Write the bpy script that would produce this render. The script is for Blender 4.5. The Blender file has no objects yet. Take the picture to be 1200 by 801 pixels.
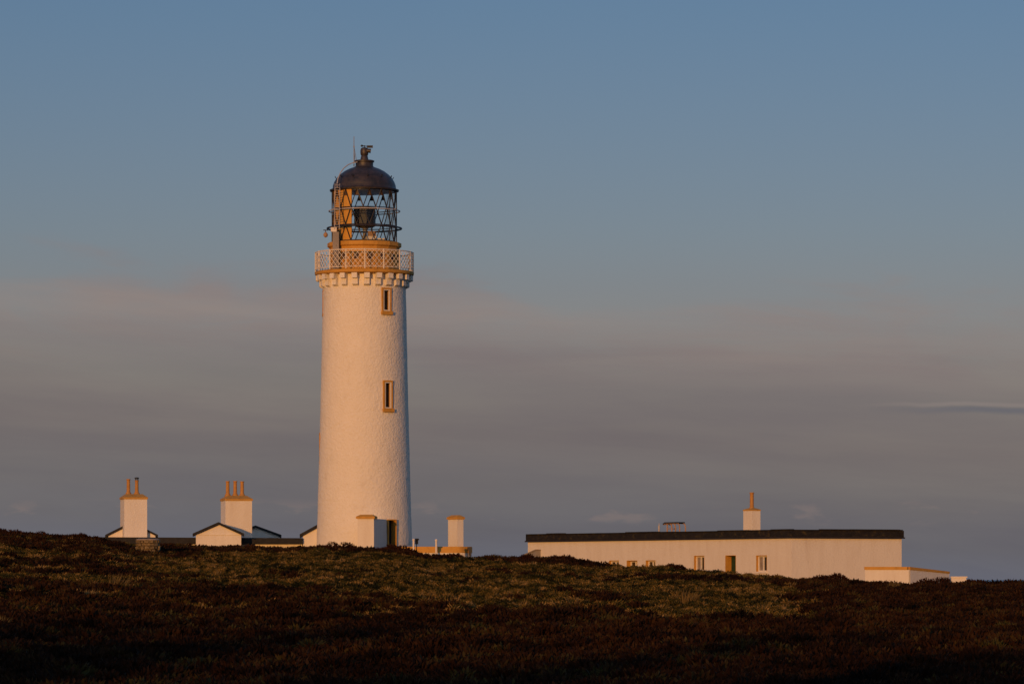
import bpy, bmesh, math, random
import numpy as np
from mathutils import Vector, noise

random.seed(7)
rng = np.random.default_rng(7)
C = bpy.context.scene.collection
R = math.radians
F = 4520.0          # focal length in photograph pixels
YH = 677.0          # eye level
SUN_AZ, SUN_EL = R(19), R(6.0)   # sun stands behind the viewer, 19 degrees to the left

def P(u, v, D):
    return Vector(((u - 600) * D / F, D, (YH - v) * D / F))
def zz(v, D): return (YH - v) * D / F
def xx(u, D): return (u - 600) * D / F

# ------------------------------------------------------------------ mesh helper
class G:
    def __init__(s): s.V, s.F = [], []
    def add(s, vs, fs):
        n = len(s.V); s.V += [tuple(v) for v in vs]; s.F += [tuple(i + n for i in f) for f in fs]
        return s
    def hexa(s, p):
        return s.add(p, [(3, 2, 1, 0), (4, 5, 6, 7), (0, 1, 5, 4), (1, 2, 6, 5), (2, 3, 7, 6), (3, 0, 4, 7)])
    def box(s, c, d, rz=0.0):
        ca, sa = math.cos(rz), math.sin(rz); out = []
        for z in (-.5, .5):
            for x, y in ((-.5, -.5), (.5, -.5), (.5, .5), (-.5, .5)):
                a, b = x * d[0], y * d[1]
                out.append((c[0] + a * ca - b * sa, c[1] + a * sa + b * ca, c[2] + z * d[2]))
        return s.hexa(out)
    def frust(s, c, z0, z1, d0, d1, rz=0.0):
        ca, sa = math.cos(rz), math.sin(rz); out = []
        for z, d in ((z0, d0), (z1, d1)):
            for x, y in ((-.5, -.5), (.5, -.5), (.5, .5), (-.5, .5)):
                a, b = x * d[0], y * d[1]
                out.append((c[0] + a * ca - b * sa, c[1] + a * sa + b * ca, z))
        return s.hexa(out)
    def prism(s, poly, z0, z1, z1b=None):
        n = len(poly)
        zt = z1b if z1b else [z1] * n
        vs = [(p[0], p[1], z0) for p in poly] + [(p[0], p[1], zt[i]) for i, p in enumerate(poly)]
        fs = [tuple(range(n))[::-1], tuple(range(n, 2 * n))]
        fs += [(i, (i + 1) % n, n + (i + 1) % n, n + i) for i in range(n)]
        return s.add(vs, fs)
    def tube(s, path, r, n=6, closed=False):
        path = [Vector(p) for p in path]; m = len(path); vs = []; fs = []
        rs = r if isinstance(r, (list, tuple)) else [r] * m
        for i, p in enumerate(path):
            a = path[(i - 1) % m] if (closed or i > 0) else p
            b = path[(i + 1) % m] if (closed or i < m - 1) else p
            t = (b - a).normalized()
            up = Vector((0, 0, 1)) if abs(t.z) < .95 else Vector((1, 0, 0))
            e1 = t.cross(up).normalized(); e2 = t.cross(e1)
            for k in range(n):
                w = 2 * math.pi * k / n
                vs.append(p + (e1 * math.cos(w) + e2 * math.sin(w)) * rs[i])
        for i in range(m if closed else m - 1):
            j = (i + 1) % m
            for k in range(n):
                fs.append((i * n + k, i * n + (k + 1) % n, j * n + (k + 1) % n, j * n + k))
        if not closed:
            fs.append(tuple(range(n))[::-1]); fs.append(tuple((m - 1) * n + k for k in range(n)))
        return s.add(vs, fs)
    def lathe(s, c, prof, n=48, a0=0.0, a1=None, phase=0.0, cap=True):
        full = a1 is None
        k = n if full else n + 1
        span = 2 * math.pi if full else a1 - a0
        vs, fs = [], []
        for r, z in prof:
            for i in range(k):
                w = a0 + phase + span * i / n
                vs.append((c[0] + r * math.sin(w), c[1] - r * math.cos(w), z))
        for j in range(len(prof) - 1):
            for i in range(n):
                q = (i + 1) % k
                fs.append((j * k + i, j * k + q, (j + 1) * k + q, (j + 1) * k + i))
        if full and cap:
            fs.append(tuple(range(k))[::-1]); fs.append(tuple((len(prof) - 1) * k + i for i in range(k)))
        return s.add(vs, fs)

def build(name, g, m, parent=None, smooth=False, loc=None, recalc=True):
    root = parent
    while root is not None and root.parent: root = root.parent
    off = Vector(loc) if loc is not None else (root.location.copy() if root is not None else Vector((0, 0, 0)))
    me = bpy.data.meshes.new(name)
    me.from_pydata([tuple(Vector(v) - off) for v in g.V], [], g.F)
    if recalc:
        bm = bmesh.new(); bm.from_mesh(me)
        bmesh.ops.recalc_face_normals(bm, faces=bm.faces)
        bm.to_mesh(me); bm.free()
    me.materials.append(m)
    if smooth:
        me.polygons.foreach_set('use_smooth', [True] * len(me.polygons))
        try: me.set_sharp_from_angle(angle=R(40))
        except Exception: pass
    o = bpy.data.objects.new(name, me); C.objects.link(o)
    if parent is not None: o.parent = parent
    else: o.location = off
    return o

def tag(o, label, cat, group=None, kind=None):
    o['label'] = label
    if cat: o['category'] = cat
    if group: o['group'] = group
    if kind: o['kind'] = kind
    return o
def thing(name, loc, label, cat, group=None):
    o = bpy.data.objects.new(name, None); C.objects.link(o); o.location = loc
    o.empty_display_size = .3
    return tag(o, label, cat, group)

# ------------------------------------------------------------------ materials
def newmat(name):
    m = bpy.data.materials.new(name); m.use_nodes = True
    nt = m.node_tree; b = nt.nodes['Principled BSDF']
    return m, nt, b
def N(nt, t, **kw):
    n = nt.nodes.new(t)
    for k, v in kw.items():
        if k in n.inputs: n.inputs[k].default_value = v
        else: setattr(n, k, v)
    return n
def ramp(nt, stops):
    r = nt.nodes.new('ShaderNodeValToRGB')
    el = r.color_ramp.elements
    while len(el) > len(stops): el.remove(el[-1])
    while len(el) < len(stops): el.new(.5)
    for e, (p, c) in zip(el, stops):
        e.position = p; e.color = (*c, 1) if len(c) == 3 else c
    return r
def noisy(name, cols, scale=3.0, rough=.8, bump=0.0, bscale=12.0, bdist=.03, stretch=(1, 1, 1), metal=0.0, detail=6.0, spec=.3, vor=False):
    m, nt, b = newmat(name); L = nt.links
    tc = N(nt, 'ShaderNodeNewGeometry')
    mp = N(nt, 'ShaderNodeMapping'); mp.inputs['Scale'].default_value = stretch
    L.new(tc.outputs['Position'], mp.inputs['Vector'])
    n = N(nt, 'ShaderNodeTexNoise', Scale=scale, Detail=detail, Roughness=.62)
    L.new(mp.outputs[0], n.inputs['Vector'])
    r = ramp(nt, cols); L.new(n.outputs[0], r.inputs[0]); L.new(r.outputs[0], b.inputs['Base Color'])
    b.inputs['Roughness'].default_value = rough; b.inputs['Metallic'].default_value = metal
    b.inputs['Specular IOR Level'].default_value = spec
    if bump:
        n2 = N(nt, 'ShaderNodeTexNoise', Scale=bscale, Detail=4.0, Roughness=.55)
        L.new(tc.outputs['Position'], n2.inputs['Vector'])
        h = n2.outputs[0]
        if vor:
            v = N(nt, 'ShaderNodeTexVoronoi', Scale=bscale * .55); v.feature = 'SMOOTH_F1'
            L.new(tc.outputs['Position'], v.inputs['Vector'])
            a = N(nt, 'ShaderNodeMath', operation='ADD'); L.new(h, a.inputs[0]); L.new(v.outputs['Distance'], a.inputs[1]); h = a.outputs[0]
        bp = N(nt, 'ShaderNodeBump', Strength=bump, Distance=bdist)
        L.new(h, bp.inputs['Height']); L.new(bp.outputs[0], b.inputs['Normal'])
    return m

M = {}
M['tower'] = noisy('white_masonry_paint', [(.22, (.64, .56, .44)), (.40, (.76, .70, .585)), (.75, (.80, .735, .62))], 1.3, .85, .85, 14.0, .031, (1, 1, .55), vor=True)
M['white'] = noisy('white_render', [(.24, (.60, .52, .41)), (.36, (.69, .62, .51)), (.52, (.725, .66, .55)), (.8, (.76, .695, .585))], 1.9, .88, .6, 9.0, .035, (1, 1, .22), detail=9.0)
M['ochre'] = noisy('ochre_paint', [(.3, (.42, .215, .038)), (.5, (.54, .275, .045)), (.8, (.58, .30, .055))], 2.4, .7, .3, 14, .02)
M['ochre_bright'] = noisy('ochre_panel', [(.3, (.55, .29, .05)), (.8, (.60, .32, .06))], 2.0, .55)
M['rail'] = noisy('white_rail_paint', [(.3, (.68, .60, .48)), (.7, (.79, .72, .60))], 4.0, .6)
M['steel'] = noisy('weathered_galvanised_steel', [(.3, (.36, .33, .30)), (.7, (.52, .49, .46))], 6.0, .55)
M['dome'] = noisy('dark_bronze_dome', [(.3, (.014, .0125, .0125)), (.5, (.033, .026, .024)), (.72, (.058, .042, .036))], 3.5, .48, .35, 7, .03, spec=.5)
M['black'] = noisy('black_iron_paint', [(.3, (.016, .013, .012)), (.7, (.035, .026, .022))], 5.0, .5, spec=.4)
M['roof'] = noisy('black_bitumen_roof', [(.3, (.010, .010, .011)), (.6, (.022, .020, .018)), (.8, (.04, .033, .02))], 3.0, .8, .4, 9, .03)
M['lichen'] = noisy('dark_fascia_with_lichen', [(.30, (.007, .006, .006)), (.54, (.017, .014, .011)), (.64, (.035, .027, .012)), (.74, (.10, .07, .02))], 2.6, .85, .5, 9, .03, (1, 1, 1.6))
M['pot'] = noisy('ochre_chimney_pot', [(.3, (.38, .18, .045)), (.7, (.50, .25, .06))], 5.0, .7)
M['cap'] = noisy('ochre_cap_with_rust', [(.27, (.20, .065, .022)), (.36, (.46, .24, .045)), (.8, (.58, .31, .06))], 3.2, .75, .3, 12, .02)
M['grey'] = noisy('grey_cabinet_paint', [(.3, (.22, .19, .16)), (.7, (.28, .25, .22))], 3.0, .6)
M['stone'] = noisy('drystone', [(.25, (.05, .035, .02)), (.5, (.17, .12, .055)), (.75, (.30, .22, .11))], 7.0, .9, .8, 8, .06)
M['slab'] = noisy('pale_stone_slab', [(.3, (.20, .16, .12)), (.7, (.33, .27, .21))], 4.0, .9, .5, 10, .03)
M['green'] = noisy('green_door_paint', [(.3, (.010, .035, .018)), (.7, (.018, .055, .028))], 3.0, .5)
M['doorwhite'] = noisy('pale_door_paint', [(.3, (.5, .5, .48)), (.7, (.62, .6, .58))], 3.0, .5)
M['dark'] = noisy('dark_metal', [(.3, (.012, .012, .013)), (.7, (.03, .03, .03))], 4.0, .5)
M['ceiling'] = noisy('pale_lantern_ceiling', [(.3, (.76, .78, .80)), (.7, (.82, .84, .86))], 2.0, .3, spec=.9)
M['tan'] = noisy('tan_casing', [(.3, (.34, .20, .10)), (.7, (.42, .27, .15))], 4.0, .6)
M['optic'] = noisy('dark_optic_glass', [(.3, (.014, .018, .030)), (.7, (.03, .038, .055))], 2.0, .5, spec=.25)
M['brown'] = noisy('brown_gusset_paint', [(.3, (.06, .035, .02)), (.7, (.10, .055, .03))], 4.0, .6)
# thin glazing
m, nt, b = newmat('clear_glazing'); nt.nodes.remove(b)
out = nt.nodes['Material Output']
tr = N(nt, 'ShaderNodeBsdfTransparent'); tr.inputs[0].default_value = (.90, .93, .95, 1)
gl = N(nt, 'ShaderNodeBsdfGlossy', Roughness=.03)
fr = N(nt, 'ShaderNodeFresnel', IOR=1.45); mx = N(nt, 'ShaderNodeMixShader')
fm = N(nt, 'ShaderNodeMath', operation='MULTIPLY'); fm.inputs[1].default_value = .3; nt.links.new(fr.outputs[0], fm.inputs[0]); nt.links.new(fm.outputs[0], mx.inputs[0]); nt.links.new(tr.outputs[0], mx.inputs[1]); nt.links.new(gl.outputs[0], mx.inputs[2])
nt.links.new(mx.outputs[0], out.inputs[0]); M['glass'] = m
m, nt, b = newmat('dark_window_glass')
tcn = N(nt, 'ShaderNodeNewGeometry'); n1 = N(nt, 'ShaderNodeTexNoise', Scale=1.5)
nt.links.new(tcn.outputs['Position'], n1.inputs['Vector'])
r1 = ramp(nt, [(.4, (.02, .018, .016)), (.7, (.05, .045, .04))]); nt.links.new(n1.outputs[0], r1.inputs[0]); nt.links.new(r1.outputs[0], b.inputs['Base Color'])
b.inputs['Roughness'].default_value = .08; M['pane'] = m

# ------------------------------------------------------------------ terrain
RID = [(-100, 612), (0, 621), (30, 625), (60, 628), (95, 628), (120, 631), (150, 635), (200, 637), (230, 639), (260, 640), (300, 639), (340, 641), (372, 640), (398, 641),
       (440, 642), (475, 644), (500, 650), (530, 651), (570, 652), (600, 653), (625, 653), (660, 654), (685, 657), (700, 659.5), (740, 661.5), (780, 662),
       (805, 665), (850, 667), (870, 670), (900, 671), (935, 675.5), (975, 675), (1005, 678), (1045, 680), (1060, 682.5), (1085, 681), (1115, 682), (1150, 680.5), (1200, 680.5), (1300, 680)]
RU = np.array([a for a, _ in RID], float); RV = np.array([b for _, b in RID], float)
DRU = np.array([-100, 480, 640, 900, 1300.]); DRD = np.array([239, 239, 232, 212, 208.])
PLANT = 0.30
def sstep(t):
    t = np.clip(t, 0, 1); return t * t * (3 - 2 * t)
def nz(x, y, s, seed=0.0):
    x = np.atleast_1d(x); y = np.atleast_1d(y)
    return np.array([noise.noise(Vector((a / s + seed, b / s - seed * 1.7, seed * .37))) for a, b in zip(x.ravel(), y.ravel())]).reshape(x.shape)
def terrain(x, y, rough=True):
    x = np.asarray(x, float); y = np.asarray(y, float)
    d = np.maximum(y, 60.0)
    u = np.clip(600 + x / d * F, -100, 1300)
    dr = np.interp(u, DRU, DRD)
    zr = (YH - np.interp(u, RU, RV)) * dr / F - PLANT
    z0 = -2.16 - PLANT - .05
    t = (y - 80) / (dr - 80)
    front = z0 + (zr - z0) * (.92 * t + .08 * t * t)
    near = np.interp(y, [-5, 0, 20, 45, 65, 80], [-1.6, -1.75, -2.5, -3.1, -2.95, z0])
    back = zr - .006 * (y - dr) - .022 * np.maximum(y - dr, 0) * sstep((u - 560) / 120)
    z = np.where(y < 80, near, np.where(y < dr, front, back))
    cliff = sstep((y - 300) / 60)
    z = z * (1 - cliff) + (-66) * cliff
    side = sstep((np.abs(x) - 120) / 120) * sstep((y + 20) / 60)
    z = z * (1 - side) + np.minimum(z, -20) * side
    # unseen hill behind the viewer, its crest shaped to shade the lower slope
    crest = 21.2 + HILL(x)
    up = sstep(-(y + 3) / 150.0)
    hill = -1.6 + (crest + 1.6) * up
    hill = np.where(y < -153, crest * (1 - .5 * sstep((-153 - y) / 150)), hill)
    z = np.where(y < -3, hill, z)
    if rough:
        a = sstep((y - 20) / 60) * (1 - cliff)
        z = z + a * (.22 * nz(x, y, 11, 3.1) + .11 * nz(x, y, 4.0, 9.2) + .10 * nz(x, y, 1.7, 4.4)) * np.where((y > dr - 3), .25, 1.0)
    return z
def HILL(x):
    return .7 * np.sin(x / 17.0 + .6) + .5 * np.sin(x / 7.3 + 2.0)

xs = np.unique(np.concatenate([np.arange(-260, -150, 10), np.arange(-150, -60, 1.5), np.arange(-60, 60.1, .7), np.arange(60, 261, 10)]))
ys = np.unique(np.concatenate([np.arange(-330, -10, 5), np.arange(-10, 60, 5), np.arange(60, 262, .8), np.arange(262, 380, 4.0)]))
XX, YY = np.meshgrid(xs, ys)
ZZ = terrain(XX.ravel(), YY.ravel())
g = G(); g.V = list(zip(XX.ravel().tolist(), YY.ravel().tolist(), ZZ.tolist()))
nx = len(xs)
g.F = [(j * nx + i, j * nx + i + 1, (j + 1) * nx + i + 1, (j + 1) * nx + i) for j in range(len(ys) - 1) for i in range(nx - 1)]
M['earth'] = noisy('peaty_ground', [(.3, (.012, .008, .005)), (.5, (.026, .017, .009)), (.7, (.035, .028, .012))], 1.4, .95, .8, 6, .08, spec=.05)
ground = build('ground', g, M['earth'], smooth=True)
tag(ground, 'heath covered hillside rising towards the lighthouse', None, kind='structure')

# sea out to the horizon
m, nt, b = newmat('grey_blue_sea')
tcn = N(nt, 'ShaderNodeNewGeometry'); mp = N(nt, 'ShaderNodeMapping'); mp.inputs['Scale'].default_value = (.02, .05, .02)
nt.links.new(tcn.outputs['Position'], mp.inputs[0])
n1 = N(nt, 'ShaderNodeTexNoise', Scale=1.0, Detail=5.0); nt.links.new(mp.outputs[0], n1.inputs['Vector'])
r1 = ramp(nt, [(.3, (.035, .05, .065)), (.7, (.05, .065, .085))]); nt.links.new(n1.outputs[0], r1.inputs[0]); nt.links.new(r1.outputs[0], b.inputs['Base Color'])
bp = N(nt, 'ShaderNodeBump', Strength=.5, Distance=1.5); nt.links.new(n1.outputs[0], bp.inputs['Height']); nt.links.new(bp.outputs[0], b.inputs['Normal'])
b.inputs['Roughness'].default_value = .35
g = G(); rr = [50, 400, 2000, 10000, 40000, 130000]
g.lathe((0, 0), [(r, -60.0) for r in rr], 96, cap=False)
tag(build('sea', g, m, recalc=False), 'grey blue sea beyond the headland', None, kind='structure')

# ------------------------------------------------------------------ vegetation (stuff)
def leafmat(name, stops, ws=(.30, .62), wn=1.0, scale=.9):
    m, nt, b = newmat(name); L = nt.links
    geo = N(nt, 'ShaderNodeNewGeometry'); oi = N(nt, 'ShaderNodeObjectInfo')
    n1 = N(nt, 'ShaderNodeTexNoise', Scale=scale, Detail=4.0, Roughness=.6); L.new(geo.outputs['Position'], n1.inputs['Vector'])
    n2 = N(nt, 'ShaderNodeTexNoise', Scale=.16, Detail=3.0, Roughness=.6); L.new(geo.outputs['Position'], n2.inputs['Vector'])
    def mad(a, k, c):
        q = N(nt, 'ShaderNodeMath', operation='MULTIPLY_ADD'); L.new(a, q.inputs[0]); q.inputs[1].default_value = k
        if isinstance(c, float): q.inputs[2].default_value = c
        else: L.new(c, q.inputs[2])
        return q.outputs[0]
    t = mad(n2.outputs[0], wn, -.5 * wn - .5 * wn - .5 * sum(ws) + .5)
    t = mad(n1.outputs[0], wn, t); t = mad(oi.outputs['Random'], ws[1], t); t = mad(geo.outputs['Random Per Island'], ws[0], t)
    r = ramp(nt, stops); L.new(t, r.inputs[0]); L.new(r.outputs[0], b.inputs['Base Color'])
    b.inputs['Roughness'].default_value = .85; b.inputs['Specular IOR Level'].default_value = .08
    return m
M['heather'] = leafmat('heather_sprigs', [(.0, (.005, .004, .0025)), (.3, (.014, .0065, .0032)), (.55, (.028, .011, .005)), (.75, (.040, .021, .008)), (.9, (.045, .034, .010)), (1, (.05, .045, .014))], (.30, .55), 1.25, .6)
M['heather_bush'] = leafmat('heather_bush_sprigs', [(.0, (.008, .004, .003)), (.35, (.020, .007, .004)), (.6, (.040, .013, .006)), (1, (.055, .022, .010))], (.7, .0), .5)
M['grass'] = leafmat('moor_grass', [(.0, (.005, .006, .002)), (.28, (.012, .014, .004)), (.42, (.038, .037, .008)), (.58, (.085, .062, .014)), (.78, (.165, .100, .023)), (1, (.29, .185, .072))], (.42, .70), 1.1)
M['straw'] = leafmat('bleached_grass', [(.0, (.10, .065, .022)), (.5, (.17, .115, .042)), (1, (.27, .19, .085))])

def blade(g, p, d, ln, w, bend, face):
    p = Vector(p); d = Vector(d).normalized()
    s = d.cross(Vector((math.cos(face), math.sin(face), .1)));  s.normalize()
    m_ = p + d * ln * .55 + Vector((0, 0, -bend * .15 * ln)); t = p + d * ln + Vector((d.x, d.y, 0)) * bend * ln * .5 + Vector((0, 0, -bend * ln * .45))
    g.add([p - s * w * .5, p + s * w * .5, m_ + s * w * .42, m_ - s * w * .42, t], [(0, 1, 2, 3), (3, 2, 4)])
def heather_clump(seed, rad=.42, h=.32, n=170, g=None, c=(0, 0, 0), zf=None):
    rnd = random.Random(seed); g = g or G()
    lob = [rnd.uniform(.75, 1.2) for _ in range(7)]
    for i in range(n):
        a = rnd.uniform(0, 6.283); q = math.sqrt(rnd.random()); rr_ = rad * q * lob[int(a / 6.2832 * 7) % 7]
        x, y = rr_ * math.cos(a), rr_ * math.sin(a)
        top = h * (1 - .55 * q * q) * rnd.uniform(.7, 1.15)
        ln = rnd.uniform(.10, .22); zb = max(0, top - ln * .8) - .05
        gz = zf(c[0] + x, c[1] + y) if zf else c[2]
        d = (math.cos(a) * (.25 + .7 * q) + rnd.uniform(-.4, .4), math.sin(a) * (.25 + .7 * q) + rnd.uniform(-.4, .4), 1.0)
        blade(g, (c[0] + x, c[1] + y, gz + zb), d, ln, rnd.uniform(.035, .075), .1, rnd.uniform(0, 6.28))
    return g
def grass_clump(seed, rad=.30, ln=(.18, .38), n=75, lean=.55, bend=.5, w=(.014, .03)):
    rnd = random.Random(seed); g = G()
    for i in range(n):
        a = rnd.uniform(0, 6.283); q = math.sqrt(rnd.random())
        b_ = a + rnd.uniform(-.8, .8)
        d = (math.cos(b_) * lean * rnd.uniform(.3, 1.3) + .25, math.sin(b_) * lean * rnd.uniform(.3, 1.3), 1.0)
        blade(g, (rad * q * math.cos(a), rad * q * math.sin(a), -.03), d, rnd.uniform(*ln), rnd.uniform(*w), bend * rnd.uniform(.3, 1.4), rnd.uniform(0, 6.28))
    return g
def proto(name, g, m):
    me = bpy.data.meshes.new(name); me.from_pydata(g.V, [], g.F); me.materials.append(m)
    return bpy.data.objects.new(name, me)
hp = [proto('heather_clump', heather_clump(10 + i, .40 + .05 * (i % 3), .26 + .05 * (i % 4)), M['heather']) for i in range(6)]
def grass_mound(seed, rad=.30, h=.26, n=190):
    rnd = random.Random(seed); g = G()
    for i in range(n):
        a = rnd.uniform(0, 6.283); q = math.sqrt(rnd.random()) ; x, y = rad * q * math.cos(a), rad * q * math.sin(a)
        b_ = a + rnd.uniform(-.9, .9); le = .25 + 1.0 * q
        d = (math.cos(b_) * le + .15, math.sin(b_) * le, 1.0)
        ln = rnd.uniform(.07, .16); zb = max(-.03, h * (1 - q * q) * rnd.uniform(.35, 1.05) - ln * .5)
        blade(g, (x, y, zb), d, ln, rnd.uniform(.016, .034), rnd.uniform(.2, .8), rnd.uniform(0, 6.28))
    return g
gp = [proto('grass_clump', grass_mound(30 + i, .24 + .06 * (i % 3), .15 + .05 * (i % 4)), M['grass']) for i in range(7)] + [proto('grass_clump', grass_clump(50, .2, (.12, .26), 60, w=(.01, .02)), M['grass'])]

def scatter(name, pts, rot, scl, protos, seed, label):
    me = bpy.data.meshes.new(name); me.from_pydata(pts.tolist(), [], [])
    for an, arr in (('turn', rot), ('size', scl)):
        at = me.attributes.new(an, 'FLOAT', 'POINT'); at.data.foreach_set('value', arr.astype(np.float32))
    o = bpy.data.objects.new(name, me); C.objects.link(o)
    ng = bpy.data.node_groups.new(name, 'GeometryNodeTree')
    ng.interface.new_socket('Geometry', in_out='INPUT', socket_type='NodeSocketGeometry')
    ng.interface.new_socket('Geometry', in_out='OUTPUT', socket_type='NodeSocketGeometry')
    L = ng.links; n = ng.nodes.new
    gi, go = n('NodeGroupInput'), n('NodeGroupOutput')
    gti = n('GeometryNodeGeometryToInstance')
    for p in protos:
        oi = n('GeometryNodeObjectInfo'); oi.inputs['Object'].default_value = p
        L.new(oi.outputs['Geometry'], gti.inputs[0])
    m2p = n('GeometryNodeMeshToPoints'); L.new(gi.outputs[0], m2p.inputs[0])
    iop = n('GeometryNodeInstanceOnPoints')
    L.new(m2p.outputs[0], iop.inputs['Points']); L.new(gti.outputs[0], iop.inputs['Instance'])
    iop.inputs['Pick Instance'].default_value = True
    rv = n('FunctionNodeRandomValue'); rv.data_type = 'INT'
    rv.inputs['Min'].default_value, rv.inputs['Max'].default_value
    for s in rv.inputs:
        if s.type == 'INT' and s.name == 'Min': s.default_value = 0
        if s.type == 'INT' and s.name == 'Max': s.default_value = len(protos) - 1
        if s.name == 'Seed': s.default_value = seed
    L.new([s for s in rv.outputs if s.type == 'INT'][0], iop.inputs['Instance Index'])
    na = n('GeometryNodeInputNamedAttribute'); na.data_type = 'FLOAT'; na.inputs[0].default_value = 'turn'
    cx = n('ShaderNodeCombineXYZ'); L.new(na.outputs[0], cx.inputs['Z']); L.new(cx.outputs[0], iop.inputs['Rotation'])
    nb = n('GeometryNodeInputNamedAttribute'); nb.data_type = 'FLOAT'; nb.inputs[0].default_value = 'size'
    L.new(nb.outputs[0], iop.inputs['Scale'])
    L.new(iop.outputs[0], go.inputs[0])
    md = o.modifiers.new('scatter', 'NODES'); md.node_group = ng
    return tag(o, label, None, kind='stuff')

# candidate points over the slope, wider than the frame
def cand(n):
    y = np.sqrt(rng.uniform(62 ** 2, 252 ** 2, n)); h = y * (600 / F) * 1.12 + 4
    return rng.uniform(-1, 1, n) * h, y
KEEP = [  # (x, y, radius) kept clear: buildings
]
x, y = cand(62000)
u = 600 + x / y * F
dr = np.interp(u, DRU, DRD)
z = terrain(x, y)
pv = YH - z / y * F                       # only used to describe where grass grows on this hillside
nA = nz(x, y, 13, 1.3); nB = nz(x, y, 4.5, 5.7); nC = nz(x, y, 30, 8.1)
# grass field: a broad tongue below the buildings, thinning downhill and to the sides
gcore = sstep((u - 190) / 120) * (1 - sstep((u - 860) / 160)) * sstep((y - 116 - 14 * nC) / 46)
gleft = .55 * (1 - sstep((u - 200) / 60)) * sstep((y - 120) / 30)
nD = nz(x, y, 1.9, 2.2)
gp_ = .19 + .68 * gcore + .55 * gleft + .55 * nA + .42 * nB + .40 * nD
brow = sstep((y - (dr - 13 + 5 * nB)) / 4) * np.maximum(np.maximum(1 - sstep((u - 90) / 40), sstep((u - 170) / 30) * (1 - sstep((u - 505) / 30))), sstep((u - 550) / 30) * (1 - sstep((u - 690) / 40)))
gp_ = gp_ - .8 * brow - .28 * (1 - sstep((y - 105) / 40))
gp_ = gp_ - .45 * sstep((u - 930) / 90)
isg = rng.random(len(x)) < sstep((gp_ - .22) / .3)
behind = y > dr + 3
ok = (y < dr + 1.5)
hs = (~isg) & ok
scl = rng.uniform(.55, 1.35, len(x)) * np.where((y > dr - 6) & (brow < .3), .7, 1.0)
hp_pts = np.stack([x[hs], y[hs], z[hs]], 1)
scatter('heather', hp_pts, rng.uniform(0, 6.283, hs.sum()), scl[hs], hp, 3, 'dark red brown heather covering the slope')
x2, y2 = cand(52000); u2 = 600 + x2 / y2 * F
z2 = terrain(x2, y2); dr2 = np.interp(u2, DRU, DRD)
# the second sowing follows the first one's patches: same rule, nearest candidates
g2 = .19 + .68 * sstep((u2 - 190) / 120) * (1 - sstep((u2 - 860) / 160)) * sstep((y2 - 116 - 14 * nz(x2, y2, 30, 8.1)) / 46) + .30 * (1 - sstep((u2 - 200) / 60)) * sstep((y2 - 120) / 30) + .55 * nz(x2, y2, 13, 1.3) + .42 * nz(x2, y2, 4.5, 5.7) + .40 * nz(x2, y2, 1.9, 2.2) - .45 * sstep((u2 - 930) / 90) - .28 * (1 - sstep((y2 - 105) / 40))
b2 = sstep((y2 - (dr2 - 13)) / 4) * np.maximum(np.maximum(1 - sstep((u2 - 90) / 40), sstep((u2 - 170) / 30) * (1 - sstep((u2 - 505) / 30))), sstep((u2 - 550) / 30) * (1 - sstep((u2 - 690) / 40)))
k2 = (rng.random(len(x2)) < sstep((g2 - .8 * b2 - .22) / .3)) & (y2 < dr2 + 1.5)
gs = isg & ok
px_ = np.concatenate([x[gs], x2[k2]]); py_ = np.concatenate([y[gs], y2[k2]]); pz_ = np.concatenate([z[gs], z2[k2]])
scatter('grass', np.stack([px_, py_, pz_], 1), rng.uniform(0, 6.283, len(px_)), (.55 + .75 * rng.random(len(px_)) ** 1.5), gp, 5, 'olive and straw coloured moor grass on the sunlit slope')

def tz(x_, y_): return float(terrain(np.array([x_]), np.array([y_]))[0])

# unseen scrub added behind the viewer: its ragged top softens the slope's shade
g = G(); rnd = random.Random(99)
for i in range(340):
    bx_ = rnd.uniform(-190, 60); by_ = rnd.uniform(-160, -150)
    bz_ = float(terrain(np.array([bx_]), np.array([by_]), False)[0]) - .4
    hh = 1.0 + 7.5 * rnd.random() ** 1.25; ww = rnd.uniform(.5, 1.0) + hh * .05
    prof = [(.12, bz_), (.12, bz_ + hh * .12), (ww, bz_ + hh * .2), (ww * 1.1, bz_ + hh * .42), (ww * .75, bz_ + hh * .72), (.03, bz_ + hh)]
    g.lathe((bx_, by_), prof, 9, phase=rnd.random(), cap=False)
g.V = [(a + .25 * noise.noise(Vector((a, b, c)) * 1.3), b + .25 * noise.noise(Vector((b, c, a)) * 1.3), c) for a, b, c in g.V]
tag(build('shade_scrub', g, M['grass'], recalc=False), 'ragged scrub added unseen behind the viewer to shade the lower slope', None, kind='stuff')

# countable bushes along the brow
def bush(u, D, wpx, top_v, label, n=420, seed=0):
    D -= 4.0
    w = wpx * D / F; cx = xx(u, D); gz = tz(cx, D)
    h = max(.35, zz(top_v - 4.0, D) - gz)
    g = G(); rnd = random.Random(seed)
    k = max(2, int(w / .75))
    for i in range(k):
        t = (i + .5) / k * 2 - 1
        hh = h * (1 - .5 * t * t) * rnd.uniform(.72, 1.08)
        heather_clump(seed * 31 + i, w / k * .75, hh, n, g, (cx + t * w * .42, D + rnd.uniform(-.2, .2), gz))
    o = build('heather_bush', g, M['heather_bush'], loc=(cx, D, gz), recalc=False)
    return tag(o, label, 'bush', 'heather bushes along the brow of the hill')
bush(383, 237.5, 34, 635.5, 'dark heather bush hiding the left foot of the lighthouse tower', seed=1)
bush(412, 238.0, 34, 637, 'rounded heather bush in front of the tower, left of the porch foot', seed=2)
bush(459, 237.6, 46, 638, 'wide heather bush hiding the foot of the lighthouse door', seed=3)
bush(617, 231.5, 16, 648, 'small heather bush at the left end of the long flat roofed building', seed=4)
bush(658, 230, 30, 651, 'heather bush against the left part of the long white wall', seed=5)
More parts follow.
